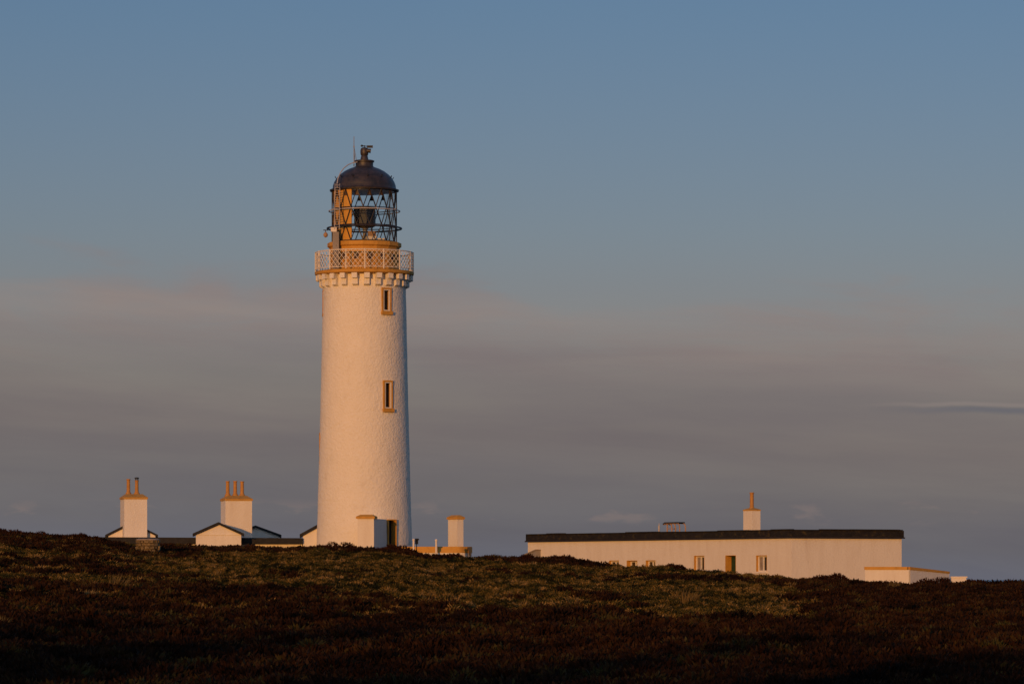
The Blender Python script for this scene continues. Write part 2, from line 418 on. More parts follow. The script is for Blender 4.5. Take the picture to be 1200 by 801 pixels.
bush(791, 221, 22, 661, 'red brown heather bush between the low windows and the tall window', seed=6)
bush(1094, 209, 44, 675, 'large heather bush below the right end of the ochre coped yard wall', seed=7)
bush(1142, 208.5, 22, 676, 'heather bush on the skyline right of the small white far wall', seed=8)
bush(292, 238.0, 46, 637, 'low heather bush right of the front gabled cottage', seed=9)
bush(8, 238.5, 40, 621, 'heather bush on the skyline at the left edge of the hill', seed=10)
bush(42, 238.5, 30, 624.5, 'second heather bush on the left skyline, nearer the two pot chimney', seed=11)
bush(92, 238.2, 22, 625.5, 'smallest skyline heather bush left of the two pot chimney', seed=12)
bush(972, 213, 40, 672, 'heather bush below the blank end wall of the long building', seed=13)
bush(526, 237.8, 30, 648.5, 'low heather bush under the white chimney like pillar', seed=14)

# tall bleached tufts that stand out on the slope
def tuft(u, v, hpx, label, seed):
    D = 120.0
    for _ in range(40):
        zt_ = tz(xx(u, D), D); vv = YH - zt_ / D * F
        D += (vv - v) * .35
    cx = xx(u, D); h = hpx * D / F
    g = grass_clump(seed, h * .3, (h * .6, h * 1.25), 130, .32, .35, (.022, .045))
    gz = tz(cx, D)
    o = build('grass_tuft', G().add([(a + cx, b + D, c + gz) for a, b, c in g.V], g.F), M['straw'], loc=(cx, D, gz), recalc=False)
    return tag(o, label, 'grass tuft', 'tall bleached grass tufts')
tuft(137, 694, 24, 'tall bleached grass tuft on the dark slope below the two pot chimney', 1)
tuft(103, 703, 14, 'short bleached grass tuft low on the slope left of the tall tuft', 2)
tuft(805, 712, 24, 'wide straw coloured grass tuft on the slope below the tall window', 3)
tuft(1045, 693, 14, 'straw coloured grass tuft just below the ochre coped yard wall', 4)
tuft(927, 690, 10, 'small straw grass tuft below the corner of the long building', 5)
tuft(868, 688, 9, 'small straw grass tuft below the green door', 6)
tuft(230, 717, 9, 'little pale grass tuft on dark heather below the front gabled cottage', 7)
tuft(3, 738, 16, 'pale grass tuft at the left edge of the photo', 8)

# ------------------------------------------------------------------ lighthouse
TD = 250.0; TX = xx(427, TD); KP = TD / F
tc_ = (TX, TD)
LH = thing('lighthouse', (TX, TD, 1.6), 'tall white lighthouse tower with ochre gallery band and dark domed lantern', 'lighthouse')
def TZ(v): return zz(v, TD)
def rad_at(z):           # tower radius
    t = (z - TZ(640)) / (TZ(337) - TZ(640))
    return (56 - 7.4 * t + .9 * math.sin(max(0, min(1, t)) * math.pi)*-.6) * KP
def tpt(ang, r, z): return (TX + r * math.sin(ang), TD - r * math.cos(ang), z)

NA = 256; NR = 250; zb, ztop = 0.6, TZ(323.2)
WIN = [(33.6, 342, 367, .50), (34.2, 449.5, 480, .50), (-84, 342, 367, .36), (-84, 509, 540, .36)]   # azimuth, top, bottom, width
DOOR = (36.6, 610, 645, .54)
holes = []
for az, va, vb, w in WIN + [DOOR]:
    z1, z0 = TZ(va) , TZ(vb)
    holes.append((R(az), w * .5 / rad_at(z0) + .012, z0 - .03, z1 + .03))
def inhole(a, z):
    for ha, hw, h0, h1 in holes:
        dd = (a - ha + math.pi) % (2 * math.pi) - math.pi
        if abs(dd) < hw and h0 < z < h1: return True
    return False
g = G()
for j in range(NR + 1):
    z = zb + (ztop - zb) * j / NR
    for i in range(NA):
        a = 2 * math.pi * i / NA
        r = rad_at(z)
        s = Vector((math.sin(a) * r, math.cos(a) * r, z))
        d = .010 * noise.noise(s * 3.6) + .013 * noise.noise(s * 9.5) + .012 * noise.noise(s * .8)
        g.V.append(tpt(a, r + d, z))
for j in range(NR):
    for i in range(NA):
        a = 2 * math.pi * (i + .5) / NA; z = zb + (ztop - zb) * (j + .5) / NR
        if inhole(a, z): continue
        q = (i + 1) % NA
        g.F.append((j * NA + i, j * NA + q, (j + 1) * NA + q, (j + 1) * NA + i))
build('tower_wall', g, M['tower'], LH, True)

def local_frame(az, r):
    o = Vector((TX + r * math.sin(az), TD - r * math.cos(az), 0))
    n = Vector((math.sin(az), -math.cos(az), 0)); t = Vector((math.cos(az), math.sin(az), 0))
    return o, n, t
def lbox(g, fr, s0, s1, n0, n1, z0, z1):
    o, n, t = fr; p = []
    for z in (z0, z1):
        for a, b in ((s0, n1), (s1, n1), (s1, n0), (s0, n0)):
            q = o + t * a + n * b; p.append((q.x, q.y, z))
    g.hexa(p)
for az, va, vb, w in WIN:
    z1, z0 = TZ(va), TZ(vb); fr = local_frame(R(az), rad_at((z0 + z1) / 2))
    hw = w / 2; pj = .07 if az > 0 else .0
    gp0 = G(); lbox(gp0, fr, -hw, hw, -.27, -.24, z0, z1)
    wn = build('window', gp0, M['pane'], LH)
    s = G(); e = .11
    for a, b in ((-hw - e, -hw), (hw, hw + e)): lbox(s, fr, a, b, -.32, pj, z0 - .02, z1)
    lbox(s, fr, -hw - e, hw + e, -.32, pj + .002, z1 + .003, z1 + e)
    build('surround', s, M['ochre'], wn)
    s = G(); lbox(s, fr, -hw - e - .04, hw + e + .06, -.32, pj * 2 + .02, z0 - .24, z0 - .023)
    build('sill', s, M['ochre'], wn)
    s = G(); f_ = .065
    for a, b in ((-hw + .002, -hw + f_), (hw - f_, hw - .002)): lbox(s, fr, a, b, -.06, pj - .02, z0, z1)
    for a, b in ((z0, z0 + f_), (z1 - f_, z1 - .002)): lbox(s, fr, -hw + f_, hw - f_, -.06, pj - .022, a + .001, b)
    build('frame', s, M['rail'], wn)
# door
az, va, vb, w = DOOR; z1, z0 = TZ(va), TZ(vb); fr = local_frame(R(az), rad_at(z0)); hw = w / 2
s = G(); lbox(s, fr, -hw, hw, -.50, -.45, z0, z1); dr_ = build('door', s, M['dark'], LH)
s = G(); e = .07
for a, b in ((-hw - e, -hw), (hw, hw + e)): lbox(s, fr, a, b, -.45, .09, z0, z1)
lbox(s, fr, -hw - e, hw + e, -.45, .092, z1 + .003, z1 + e); build('door_frame', s, M['ochre'], dr_)
s = G(); lbox(s, fr, -hw + .01, -hw + .09, -.44, -.05, z0, z1 - .02); build('door_leaf', s, M['doorwhite'], dr_)
# corbels
rw = rad_at(TZ(330))
for i in range(24):
    a = 2 * math.pi * (i + .35) / 24
    fr = local_frame(a, rw); s = G(); hw = .175
    lbox(s, fr, -hw, hw, -.1, .47, TZ(329.3), TZ(323.4))
    lbox(s, fr, -hw, hw, -.1, .24, TZ(336.4), TZ(329.3) - .003)
    o, n, t = fr
    p = []
    for z, q in ((TZ(338.0), .05), (TZ(336.4) - .003, .235)):
        for aa, bb in ((-hw, q), (hw, q), (hw, -.1), (-hw, -.1)):
            w_ = o + t * aa + n * bb; p.append((w_.x, w_.y, z))
    s.hexa(p)
    build('corbel', s, M['tower'], LH)
# gallery band
s = G(); s.lathe(tc_, [(rw + .3, TZ(323.5)), (3.12, TZ(323.4)), (3.20, TZ(322.4)), (3.22, TZ(319.5)), (3.16, TZ(318.8)), (2.0, TZ(318.6))], 96)
build('gallery', s, M['ochre'], LH, True)
# railing
rr_ = 3.17; zr0, zr1 = TZ(317.6), TZ(296.5)
def ring(r, z, n=96): return [tpt(2 * math.pi * i / n, r, z) for i in range(n)]
s = G(); s.tube(ring(rr_, zr1), .035, 6, True); s.tube(ring(rr_, zr0 + .06), .025, 6, True)
rl = build('railing', s, M['rail'], LH, True)
for i in range(16):
    a = R(2.8) + 2 * math.pi * i / 16
    s = G(); s.tube([tpt(a, rr_, TZ(318.7)), tpt(a, rr_, zr1 + .05)], .042, 6)
    build('post', s, M['rail'], rl, True)
    s = G(); n_ = 4; da = 2 * math.pi / 16 / n_; za, zc = zr0 + .06, zr1
    dz = (zc - za) / 3.0
    for k in range(-3, n_):
        for sg in (1, -1):
            pts = []
            for q in range(0, 13):
                t = q / 12 * 3.0; ka = k + t
                if -1e-6 <= ka <= n_ + 1e-6:
                    aa = a + (ka if sg > 0 else n_ - ka) * da
                    pts.append(tpt(aa, rr_, za + t * dz))
            if len(pts) > 1: s.tube(pts, .0165, 4)
    build('lattice_panel', s, M['rail'], rl)
# lantern drum : 16-sided
PH = 0.0
s = G(); s.lathe(tc_, [(2.27, TZ(318.6)), (2.27, TZ(291.2))], 16, phase=PH)
dm = build('lantern_base', s, M['ochre'], LH)
s = G(); s.lathe(tc_, [(2.28, TZ(291.2)), (2.36, TZ(290.0)), (2.40, TZ(289.7)), (2.40, TZ(285.4)), (2.33, TZ(284.8)), (2.0, TZ(284.6))], 16, phase=PH)
build('cornice', s, M['ochre'], dm)
for i in range(16):          # dark panels painting in railing shadows and dark windows round the base
    a = 2 * math.pi * (i + .5) / 16
    fr = local_frame(a, 2.27 * math.cos(math.pi / 16)); s = G(); lbox(s, fr, -.16, .16, -.02, .03, TZ(306), TZ(299))
    build('shadow_panel', s, M['brown'], dm)
# glazing bars: helical lattice
rg = 2.09; lv = [TZ(284.6), TZ(265.6), TZ(245.4), TZ(224.2)]
s = G()
st = math.pi / 16
for i in range(16):
    b0 = 2 * math.pi * i / 16
    for sg in (1, -1):
        for k in range(3):
            s.tube([tpt(b0 + sg * k * st, rg, lv[k]), tpt(b0 + sg * (k + 1) * st, rg, lv[k + 1])], .032, 5)
for z in (lv[0] + .03, lv[1], lv[2], lv[3]): s.tube(ring(rg, z, 16 if False else 32), .03, 5, True)
for i in (-4, 4, 12 - 8 + 4): pass
for a in (-86, 86, 130, -130): s.tube([tpt(R(a), rg, lv[0]), tpt(R(a), rg, lv[3])], .035, 5)
gb = build('glazing_bars', s, M['black'], LH)
for i in range(16):          # filled gusset at the head of each pair of bars
    a = 2 * math.pi * (i + .5) / 16; s = G()
    zt_ = lv[3]; zb_ = lv[3] - .42; f_ = .42 / (lv[3] - lv[2]) * st
    pts = [tpt(a, rg - .04, zt_), tpt(a - f_, rg - .04, zb_), tpt(a + f_, rg - .04, zb_), tpt(a, rg - .06, zt_), tpt(a - f_, rg - .06, zb_), tpt(a + f_, rg - .06, zb_)]
    s.add(pts, [(0, 1, 2), (5, 4, 3), (0, 3, 4, 1), (1, 4, 5, 2), (2, 5, 3, 0)])
    build('gusset', s, M['brown'], gb)
s = G(); s.lathe(tc_, [(rg - .07, lv[0]), (rg - .07, lv[3])], 32, a0=R(-22.5), a1=R(200), cap=False)
build('lantern_glass', s, M['glass'], LH)
s = G(); s.lathe(tc_, [(rg - .08, lv[0]), (rg - .08, lv[3])], 12, a0=R(-148), a1=R(-22), cap=False)
s.lathe(tc_, [(rg - .14, lv[3]), (rg - .14, lv[0])], 12, a0=R(-148), a1=R(-22), cap=False)
build('blank_panel', s, M['ochre_bright'], LH)
s = G(); s.tube(ring(2.30, TZ(247.6), 64), .036, 6, True)
for i in range(8): a = 2 * math.pi * (i + .5) / 8; s.tube([tpt(a, 2.30, TZ(247.6)), tpt(a, rg, lv[2])], .02, 4)
build('handrail', s, M['steel'], LH, True)
s = G(); s.tube(ring(2.40, TZ(267.8), 64), .06, 6, True)
for i in range(8): a = 2 * math.pi * (i + .5) / 8; s.tube([tpt(a, 2.40, TZ(267.8)), tpt(a, rg, lv[1])], .025, 4)
build('handrail', s, M['black'], LH, True)
# ceiling
s = G(); s.lathe(tc_, [(.02, TZ(227.6)), (1.2, TZ(227.0)), (1.93, TZ(225.1)), (1.93, TZ(224.7)), (.02, TZ(223))], 48); build('lantern_ceiling', s, M['ceiling'], LH, True)
# dome
pr = [(1.9, 224.6), (2.23, 224.4), (2.25, 222.8), (2.10, 221.9), (2.06, 221.2), (2.03, 217.5), (1.95, 213.5), (1.80, 209), (1.58, 204.8), (1.30, 201), (.98, 198), (.62, 195.8), (.60, 195)]
s = G(); s.lathe(tc_, [(r, TZ(v)) for r, v in pr], 64); dome = build('dome', s, M['dome'], LH, True)
pr = [(.60, 196.2), (.57, 194.8), (.57, 190.6), (.64, 190.0), (.645, 188.4), (.55, 187.8), (.27, 187.4), (.245, 185.6), (.22, 183.2), (.2, 182.6), (.24, 181.6), (.262, 179.2), (.262, 176.2), (.22, 173.8), (.1, 172.8), (.02, 172.6)]
s = G(); s.lathe(tc_, [(r, TZ(v)) for r, v in pr], 32)
s.tube([(TX + .15, TD - .1, TZ(176.5)), (TX + .42, TD - .1, TZ(177.2))], [.12, .15], 10)
build('ventilator', s, M['dome'], dome, True)
s = G(); s.tube([(TX, TD, TZ(173)), (TX, TD, TZ(170.4))], .03, 6); s.tube([(TX - .15, TD, TZ(171)), (TX + .5, TD, TZ(172))], .028, 5)
s.box((TX + .36, TD, TZ(171.9)), (.38, .03, .16)); s.lathe((TX - .16, TD), [(.02, TZ(172.2)), (.085, TZ(171.4)), (.085, TZ(170.4)), (.02, TZ(169.6))], 10)
build('weather_vane', s, M['dark'], dome)
for i in range(12):          # little lifting eyes round the dome
    a = 2 * math.pi * (i + .3) / 12; s = G(); zc = TZ(208.4)
    s.tube([tpt(a + .03 * math.cos(q), 1.86 + .02 + .055 * math.sin(q) * .6, zc + .07 * math.sin(q)) for q in np.linspace(0, 6.283, 9)[:-1]], .02, 4, True)
    build('lifting_eye', s, M['dark'], dome)
s = G(); ax = xx(414.6, TD - .6); ay = TD - .3
s.tube([(ax, ay, TZ(196)), (ax, ay, TZ(160.5))], [.032, .020], 5)
s.tube([(ax, ay, TZ(172.5)), (TX - .5, TD - .1, TZ(189))], .016, 4); s.tube([(ax, ay, TZ(176)), (TX - .6, TD - .2, TZ(188.6))], .014, 4)
s.box((ax, ay, TZ(172.6)), (.08, .08, .09))
build('antenna', s, M['grey'], dome)
# curved ladder on the dome
s = G()
yl = TD - 1.98
for uu in (394.3, 399.9): s.tube([(xx(uu, TD), yl, TZ(219)), (xx(uu, TD), yl - .16, TZ(225)), (xx(uu - .4, TD), yl - .26, TZ(272))], .024, 5)
for k in range(18):
    v_ = 221 + k * 2.85
    s.tube([(xx(394.1, TD), yl - .2, TZ(v_)), (xx(399.8, TD), yl - .2, TZ(v_))], .016, 4)
build('ladder', s, M['steel'], LH)
s = G(); pth = []
for (u_, v_, yo) in ((396.8, 224, -2.1), (396.6, 219, -2.02), (397.6, 212, -1.8), (400.2, 205.5, -1.55), (403.8, 199.5, -1.25), (408.5, 195, -.95), (413.5, 192.3, -.72), (419, 191, -.55)):
    pth.append((xx(u_, TD), TD + yo, TZ(v_)))
s.tube(pth, .034, 6); build('guide_rail', s, M['steel'], LH, True)
# porch : a deep white screen wall with ochre cap beside the door
pa = R(-12.5); pn = Vector((math.sin(pa), -math.cos(pa), 0)); pt = Vector((math.cos(pa), math.sin(pa), 0))
p1 = Vector((xx(438.2, 244), 244, 0)); p0 = p1 - pt * 1.07
def poly(a0, a1, b0, b1): return [(p1 + pt * a + pn * -b) for a, b in ((a0, b0), (a1, b0), (a1, b1), (a0, b1))]
s = G(); s.prism(poly(-1.07, 0, 0, 3.15), .9, zz(607.3, 244)); po = build('porch', s, M['white'], LH)
q0 = poly(-1.07 - .09, .07, -.08, .62); q1 = poly(-1.07 + .14, -.16, .14, .40); s = G()
zA, zB, zC = zz(607.3, 244) + .003, zz(604.8, 244), zz(602.4, 244)
s.hexa([(q.x, q.y, zA) for q in q0] + [(q.x, q.y, zB) for q in q0]); s.hexa([(q.x, q.y, zB + .002) for q in q0] + [(q.x, q.y, zC) for q in q1])
build('porch_cap', s, M['ochre'], po)

# things standing in or on the lighthouse
op = thing('lighthouse_lamp', (TX, TD, lv[0]), 'dark glass lamp optic standing inside the lantern room', 'lamp')
ox = xx(427.6, TD)
s = G(); s.lathe((ox, TD), [(.60, TZ(266)), (.70, TZ(264.5)), (.70, TZ(246)), (.6, TZ(245))], 8, phase=.2); build('lens', s, M['optic'], op)
s = G(); s.lathe((ox, TD), [(.74, TZ(245)), (.78, TZ(244.6)), (.78, TZ(243.6)), (.3, TZ(242.6))], 24); build('cap', s, M['dome'], op)
s = G(); s.lathe((ox, TD), [(.30, lv[0] + .005), (.2, TZ(280)), (.13, TZ(275)), (.13, TZ(268)), (.5, TZ(266.2))], 16); build('pedestal', s, M['grey'], op)
eq = thing('equipment_box', (xx(436, TD), TD - .5, lv[0]), 'small tan equipment box beside the lamp inside the lantern', 'equipment box')
s = G(); s.box((xx(436, TD), TD - .6, TZ(275.2)), (.50, .4, .36), .2); s.frust((xx(437, TD), TD - .6), TZ(273), TZ(271.8), (.56, .46), (.3, .25), .2); build('casing', s, M['tan'], eq)
s = G(); s.box((xx(435.5, TD), TD - .6, TZ(281.2)), (.62, .5, .36), .2); s.box((xx(447, TD), TD - .4, TZ(282.2)), (.5, .4, .25), .1); build('plinth', s, M['rail'], eq)
cb = thing('equipment_cabinet', (xx(393.4, 248.0), 248.0, TZ(318)), 'tall grey metal cabinet on the gallery against the lantern base', 'cabinet')
cx_ = xx(393.6, 248.0)
s = G(); s.box((cx_, 248.0, (TZ(275) + TZ(318.6)) / 2), (.40, .34, TZ(275) - TZ(318.6))); s.box((cx_ + .02, 247.81, TZ(291)), (.05, .03, .08)); build('body', s, M['grey'], cb)
s = G(); s.box((xx(391.2, 248.0), 248.0, TZ(272.4)), (.37, .36, .28)); build('cap', s, M['rail'], cb)
sn = thing('fog_sensor', (xx(381, 249.4), 249.4, TZ(270)), 'small pear shaped lamp hanging from a bracket left of the lantern', 'sensor')
fx = xx(381.2, 249.4)
s = G(); s.tube([(fx - .12, 249.4, TZ(270.6)), (TX - 2.36, 249.7, TZ(270.2))], .028, 5); s.tube([(fx + .02, 249.4, TZ(270.6)), (fx + .02, 249.4, TZ(273.5))], .025, 5); build('bracket', s, M['brown'], sn)
s = G(); s.lathe((fx + .02, 249.4), [(.05, TZ(273)), (.12, TZ(274.4)), (.155, TZ(276)), (.12, TZ(278)), (.03, TZ(279.2))], 14); build('housing', s, M['tan'], sn, True)

# ------------------------------------------------------------------ cottages on the left
def gable(root, D, uL, uR, uA, vE, vA, depth, ovl=.12, thick=.17, zbase=.8):
    """gabled block: end wall faces the viewer, ridge runs away"""
    xl, xr, xa = xx(uL, D), xx(uR, D), xx(uA, D); ze, za = zz(vE, D), zz(vA, D)
    s = G(); y0, y1 = D, D + depth
    a = [(xl, y0, zbase), (xr, y0, zbase), (xr, y0, ze), (xa, y0, za), (xl, y0, ze)]
    sh = depth * (xl + xr) / 2 / D
    b_ = [(p[0] + sh, y1, p[2]) for p in a]
    s.add(a + b_, [(0, 1, 2, 3, 4), (9, 8, 7, 6, 5)] + [(i, i + 5, (i + 1) % 5 + 5, (i + 1) % 5) for i in range(5)])
    build('wall', s, M['white'], root)
    s = G(); yo = y0 - .16
    sl = (za - ze) / (xa - xl); sr = (za - ze) / (xr - xa); o_ = .2
    for (xe, zl, sgn, sp) in ((xl - o_, ze - o_ * sl, -1, sl), (xr + o_, ze - o_ * sr, 1, sr)):
        p = [(xe, yo, zl + .004), (xa, yo, za + .004), (xa + sh, y1 + .1, za + .004), (xe + sh, y1 + .1, zl + .004)]
        s.hexa(p + [(q[0], q[1], q[2] + thick) for q in p])
    return build('roof', s, M['roof'], root)
def stack(root, D, uL, uC, uR, vTop, zb, ang, pots, capv, name='chimney', potv=None, mat='white'):
    """rectangular chimney: left face uL..uC, front face uC..uR, front turned by ang; pots are (u, v_top, cowl)"""
    w2 = (uC - uL) * D / F / math.sin(ang) if ang > 0 else 1.0
    w1 = (uR - uC) * D / F / math.cos(ang)
    near = Vector((xx(uC, D), D, 0)); t = Vector((math.cos(ang), math.sin(ang), 0)); b_ = Vector((-math.sin(ang), math.cos(ang), 0))
    c = near + t * (w1 / 2) + b_ * (w2 / 2)
    s = G(); zt_ = zz(vTop, D); s.box((c.x, c.y, (zb + zt_) / 2), (w1, w2, zt_ - zb), ang)
    ch = build(name, s, M[mat], root)
    s = G(); zc = zz(capv, D); zm = zt_ + (zc - zt_) * .35
    s.box((c.x, c.y, (zt_ + zm) / 2 + .002), (w1 + .10, w2 + .10, zm - zt_), ang)
    s.frust((c.x, c.y), zm + .004, zc, (w1 + .08, w2 + .08), (w1 * .70, w2 * .45), ang)
    build('chimney_cap', s, M['cap'], ch)
    for (u_, v_, cowl) in pots:
        px = xx(u_, c.y); k = c.y / F; zc2 = zz(capv, c.y); ztp = zz(v_, c.y)
        off = (px - c.x); py = c.y + off * math.tan(ang)
        s = G(); s.lathe((px, py), [(.22, zc2 - .2), (.19, zc2 + .03), (.15, zc2 + .08), (.125, zc2 + .14), (.112, ztp - .07), (.14, ztp - .06), (.14, ztp), (.10, ztp + .003), (.10, ztp - .1)], 20, cap=False)
        pt_ = build('chimney_pot', s, M['pot'], ch, True)
        if cowl:
            s = G()
            for q in range(4): s.tube([(px + .1 * math.cos(q * 1.571 + .5), py + .1 * math.sin(q * 1.571 + .5), ztp - .05), (px + .1 * math.cos(q * 1.571 + .5), py + .1 * math.sin(q * 1.571 + .5), ztp + .12)], .02, 4)
            s.lathe((px, py), [(.1, ztp + .10), (.15, ztp + .12), (.15, ztp + .18), (.05, ztp + .2)], 14); build('cowl', s, M['dark'], ch)
    return ch

c1 = thing('cottage', (xx(155, 256), 257, 1.6), 'white cottage end under the tall chimney with two ochre pots', 'cottage')
gable(c1, 256, 127, 182, 154.5, 627.2, 613.5, 7.0, thick=.15)
stack(c1, 255.15, 137.8, 145.6, 171.8, 584.4, 1.0, R(14), [(150.6, 561, False), (160.2, 562.4, True)], 578.2)
c2 = thing('cottage', (xx(256, 248), 249, 1.6), 'small white gabled cottage front with black verges, before the three pot chimney', 'cottage')
gable(c2, 248, 229.6, 282.6, 256.3, 626.2, 614.4, 2.6, thick=.17)
s = G(); s.box((xx(256.2, 248), 247.985, zz(626.0, 248)), ((282.6 - 229.6) * 248 / F - .1, .05, .05)); build('string_course', s, M['white'], c2)
c3 = thing('cottage', (xx(299, 257), 258, 1.6), 'white gabled cottage end in blue shade, right of the three pot chimney', 'cottage')
gable(c3, 257.4, 272, 326.5, 299.5, 627.8, 618.0, 6.0, thick=.16)
cstk = stack(c3, 251.2, 256.4, 264.2, 294.8, 586.2, 1.0, R(14), [(267, 563.4, False), (275.6, 563.2, False), (283.6, 563.6, False)], 580)
c4 = thing('outbuilding', (xx(364, 253), 254, 1.6), 'white outbuilding gable with black verge half hidden behind the lighthouse tower', 'outbuilding')
gable(c4, 250.0, 355, 393, 374, 627.2, 616.8, 5.0, thick=.2)
c5 = thing('flat_roofed_range', (xx(240, 259), 259, 1.6), 'long low white range with a black flat roof edge joining the cottages', 'building')
D5 = 254.0
for (ua, ub, vt, vb_) in ((122, 228, 629.2, 636), (284, 354, 629.8, 636.6)):
    pass
s = G(); s.prism([(xx(121, 249.6), 250.2), (xx(353.5, 249.6), 250.2), (xx(353.5, 249.6), 255.9), (xx(121, 249.6), 255.9)], .8, zz(635.5, 249.6)); build('wall', s, M['white'], c5)
s = G(); s.prism([(xx(113, 249.6), 249.7), (xx(354.2, 249.6), 249.7), (xx(354.2, 249.6), 251.0), (xx(113, 249.6), 251.0)], zz(636.4, 249.6), 0, [zz(628.8, 249.6), zz(630.0, 249.6), zz(630.0, 249.6), zz(628.8, 249.6)]); build('flat_roof', s, M['roof'], c5)

# stone well head
wx, wd = xx(173.5, 224.0), 224.0
gz = tz(wx, wd); ztp = zz(633.2, wd)
wl = thing('stone_well_head', (wx, wd, gz), 'squat round drystone well head capped by a pale slab below the two pot chimney', 'well')
s = G(); rnd = random.Random(5); rows = 6
for j in range(rows):
    n_ = rnd.choice((14, 17, 20))
    for i in range(n_):
        a = (i + .5 * (j % 2) + rnd.uniform(-.15, .15)) * 2 * math.pi / n_; r = .60 + rnd.uniform(-.04, .05) + .03 * (rows - j) / rows
        hh = (ztp - gz + .25) / rows
        bx = G(); bx.box((0, 0, 0), (.27 * rnd.uniform(.5, 1.15), .26 * rnd.uniform(.8, 1.2), hh * rnd.uniform(.6, 1.05)), 0)
        ca, sa = math.cos(a), math.sin(a)
        s.add([(wx + ca * (r + p[1] * .5) - sa * p[0] * (1 + .0), wd + sa * (r + p[1] * .5) + ca * p[0], gz - .2 + hh * (j + .5) + p[2] + rnd.uniform(-.012, .012)) for p in bx.V], bx.F)
s.lathe((wx, wd), [(.56, gz - .3), (.56, ztp - .01)], 20)
build('stone_ring', s, M['stone'], wl)
s = G(); s.lathe((wx, wd), [(.62, ztp), (.70, ztp + .03), (.70, ztp + .09), (.55, ztp + .13)], 22); build('slab', s, M['slab'], wl)

# ------------------------------------------------------------------ yard wall, pillar, posts right of the tower
Dw = 245.0
pth = [(xx(464, Dw), Dw + .6), (xx(500, Dw), Dw + .2), (xx(535, Dw), Dw)]
cxw, cyw = xx(535, Dw), Dw + .75
for k in range(1, 9): a = k / 8 * math.pi * .5; pth.append((cxw + .75 * math.sin(a), cyw - .75 * math.cos(a)))
pth.append((cxw + .75, cyw + 3.0))
def strip(path, wdt):
    pts = [Vector((p[0], p[1])) for p in path]; lo, hi = [], []
    for i, p in enumerate(pts):
        t = (pts[min(i + 1, len(pts) - 1)] - pts[max(i - 1, 0)]).normalized(); n = Vector((t.y, -t.x))
        lo.append(p + n * wdt / 2); hi.append(p - n * wdt / 2)
    return lo, hi
def wallstrip(g, path, wdt, z0, z1, z1e=None):
    lo, hi = strip(path, wdt); n = len(path)
    z1e = z1 if z1e is None else z1e
    zt = [z1 + (z1e - z1) * i / (n - 1) for i in range(n)]
    z0s = z0 if isinstance(z0, list) else [z0] * n
    vs = [(p.x, p.y, z0s[i]) for i, p in enumerate(lo)] + [(p.x, p.y, z0s[i]) for i, p in enumerate(hi)] + [(p.x, p.y, zt[i]) for i, p in enumerate(lo)] + [(p.x, p.y, zt[i]) for i, p in enumerate(hi)]
    fs = []
    for i in range(n - 1):
        fs += [(i, i + 1, 2 * n + i + 1, 2 * n + i), (n + i + 1, n + i, 3 * n + i, 3 * n + i + 1), (2 * n + i, 2 * n + i + 1, 3 * n + i + 1, 3 * n + i), (i + 1, i, n + i, n + i + 1)]
    fs += [(0, 2 * n, 3 * n, n), (n - 1, 2 * n - 1, 4 * n - 1, 3 * n - 1)]
    g.add(vs, fs)
yw = thing('yard_wall', (xx(510, Dw), Dw, 1.2), 'low white wall with a deep ochre band curving round beside the tower', 'wall')
s = G(); wallstrip(s, pth, .34, .7, zz(647.2, Dw)); build('wall_base', s, M['white'], yw)
s = G(); wallstrip(s, pth, .42, zz(647.2, Dw) + .003, zz(640.0, Dw)); build('coping', s, M['ochre'], yw)
dk = thing('dark_box', (xx(551, 244.9), 245.3, 1.2), 'small black box fixed at the right end of the curved yard wall', 'box')
s = G(); s.box((xx(550.8, 245.3), 245.0, zz(646, 245)), (.14, .3, .5)); s.box((xx(549.6, 245.3), 245.0, zz(642, 245)), (.2, .2, .14)); build('casing', s, M['dark'], dk)
pl = thing('pillar', (xx(534, 247), 247, 1.0), 'square white pillar with a hipped ochre cap behind the yard wall', 'pillar')
ang = R(-58); D = 246.6
n1 = Vector((math.sin(R(-58)), -math.cos(R(-58)), 0)); t1 = Vector((math.cos(R(-58)), math.sin(R(-58)), 0)); t2 = Vector((math.cos(R(32)), math.sin(R(32)), 0))
cn = Vector((xx(536, D), D, 0)); wl_, wr_ = 11.2 * D / F / math.cos(R(58)), 7.0 * D / F / math.cos(R(32))
cc = cn - t1 * wl_ / 2 + t2 * wr_ / 2
s = G(); s.box((cc.x, cc.y, (zz(608, D) + .7) / 2), (wr_, wl_, zz(608, D) - .7), R(32)); build('shaft', s, M['white'], pl)
s = G(); z0 = zz(608, D); s.box((cc.x, cc.y, z0 + .07), (wr_ + .14, wl_ + .14, .135), R(32)); s.frust((cc.x, cc.y), z0 + .14, zz(603, D), (wr_ + .12, wl_ + .12), (wr_ * .4, wl_ * .7), R(32)); build('cap', s, M['ochre'], pl)
for (u_, va, vb, D, lab) in ((484.7, 631.2, 652, 240.6, 'slim white post with round cap beside the tower, next to the black floodlight'), (511.2, 631.6, 656, 239.8, 'slim white post with round cap in front of the middle of the ochre banded wall')):
    p = thing('post', (xx(u_, D), D, zz(vb, D)), lab, 'post', 'slim white posts by the yard wall'); x_ = xx(u_, D)
    s = G(); s.lathe((x_, D), [(.066, zz(vb, D)), (.062, zz(va, D) - .08)], 14); build('shaft', s, M['rail'], p, True)
    s = G(); s.lathe((x_, D), [(.09, zz(va, D) - .08), (.095, zz(va, D) - .03), (.05, zz(va, D) + .02), (.01, zz(va, D) + .03)], 14); build('cap', s, M['rail'], p, True)
fl = thing('floodlight', (xx(488, 241), 241, zz(640, 241)), 'small black floodlight on a bracket right of the first white post', 'floodlight')
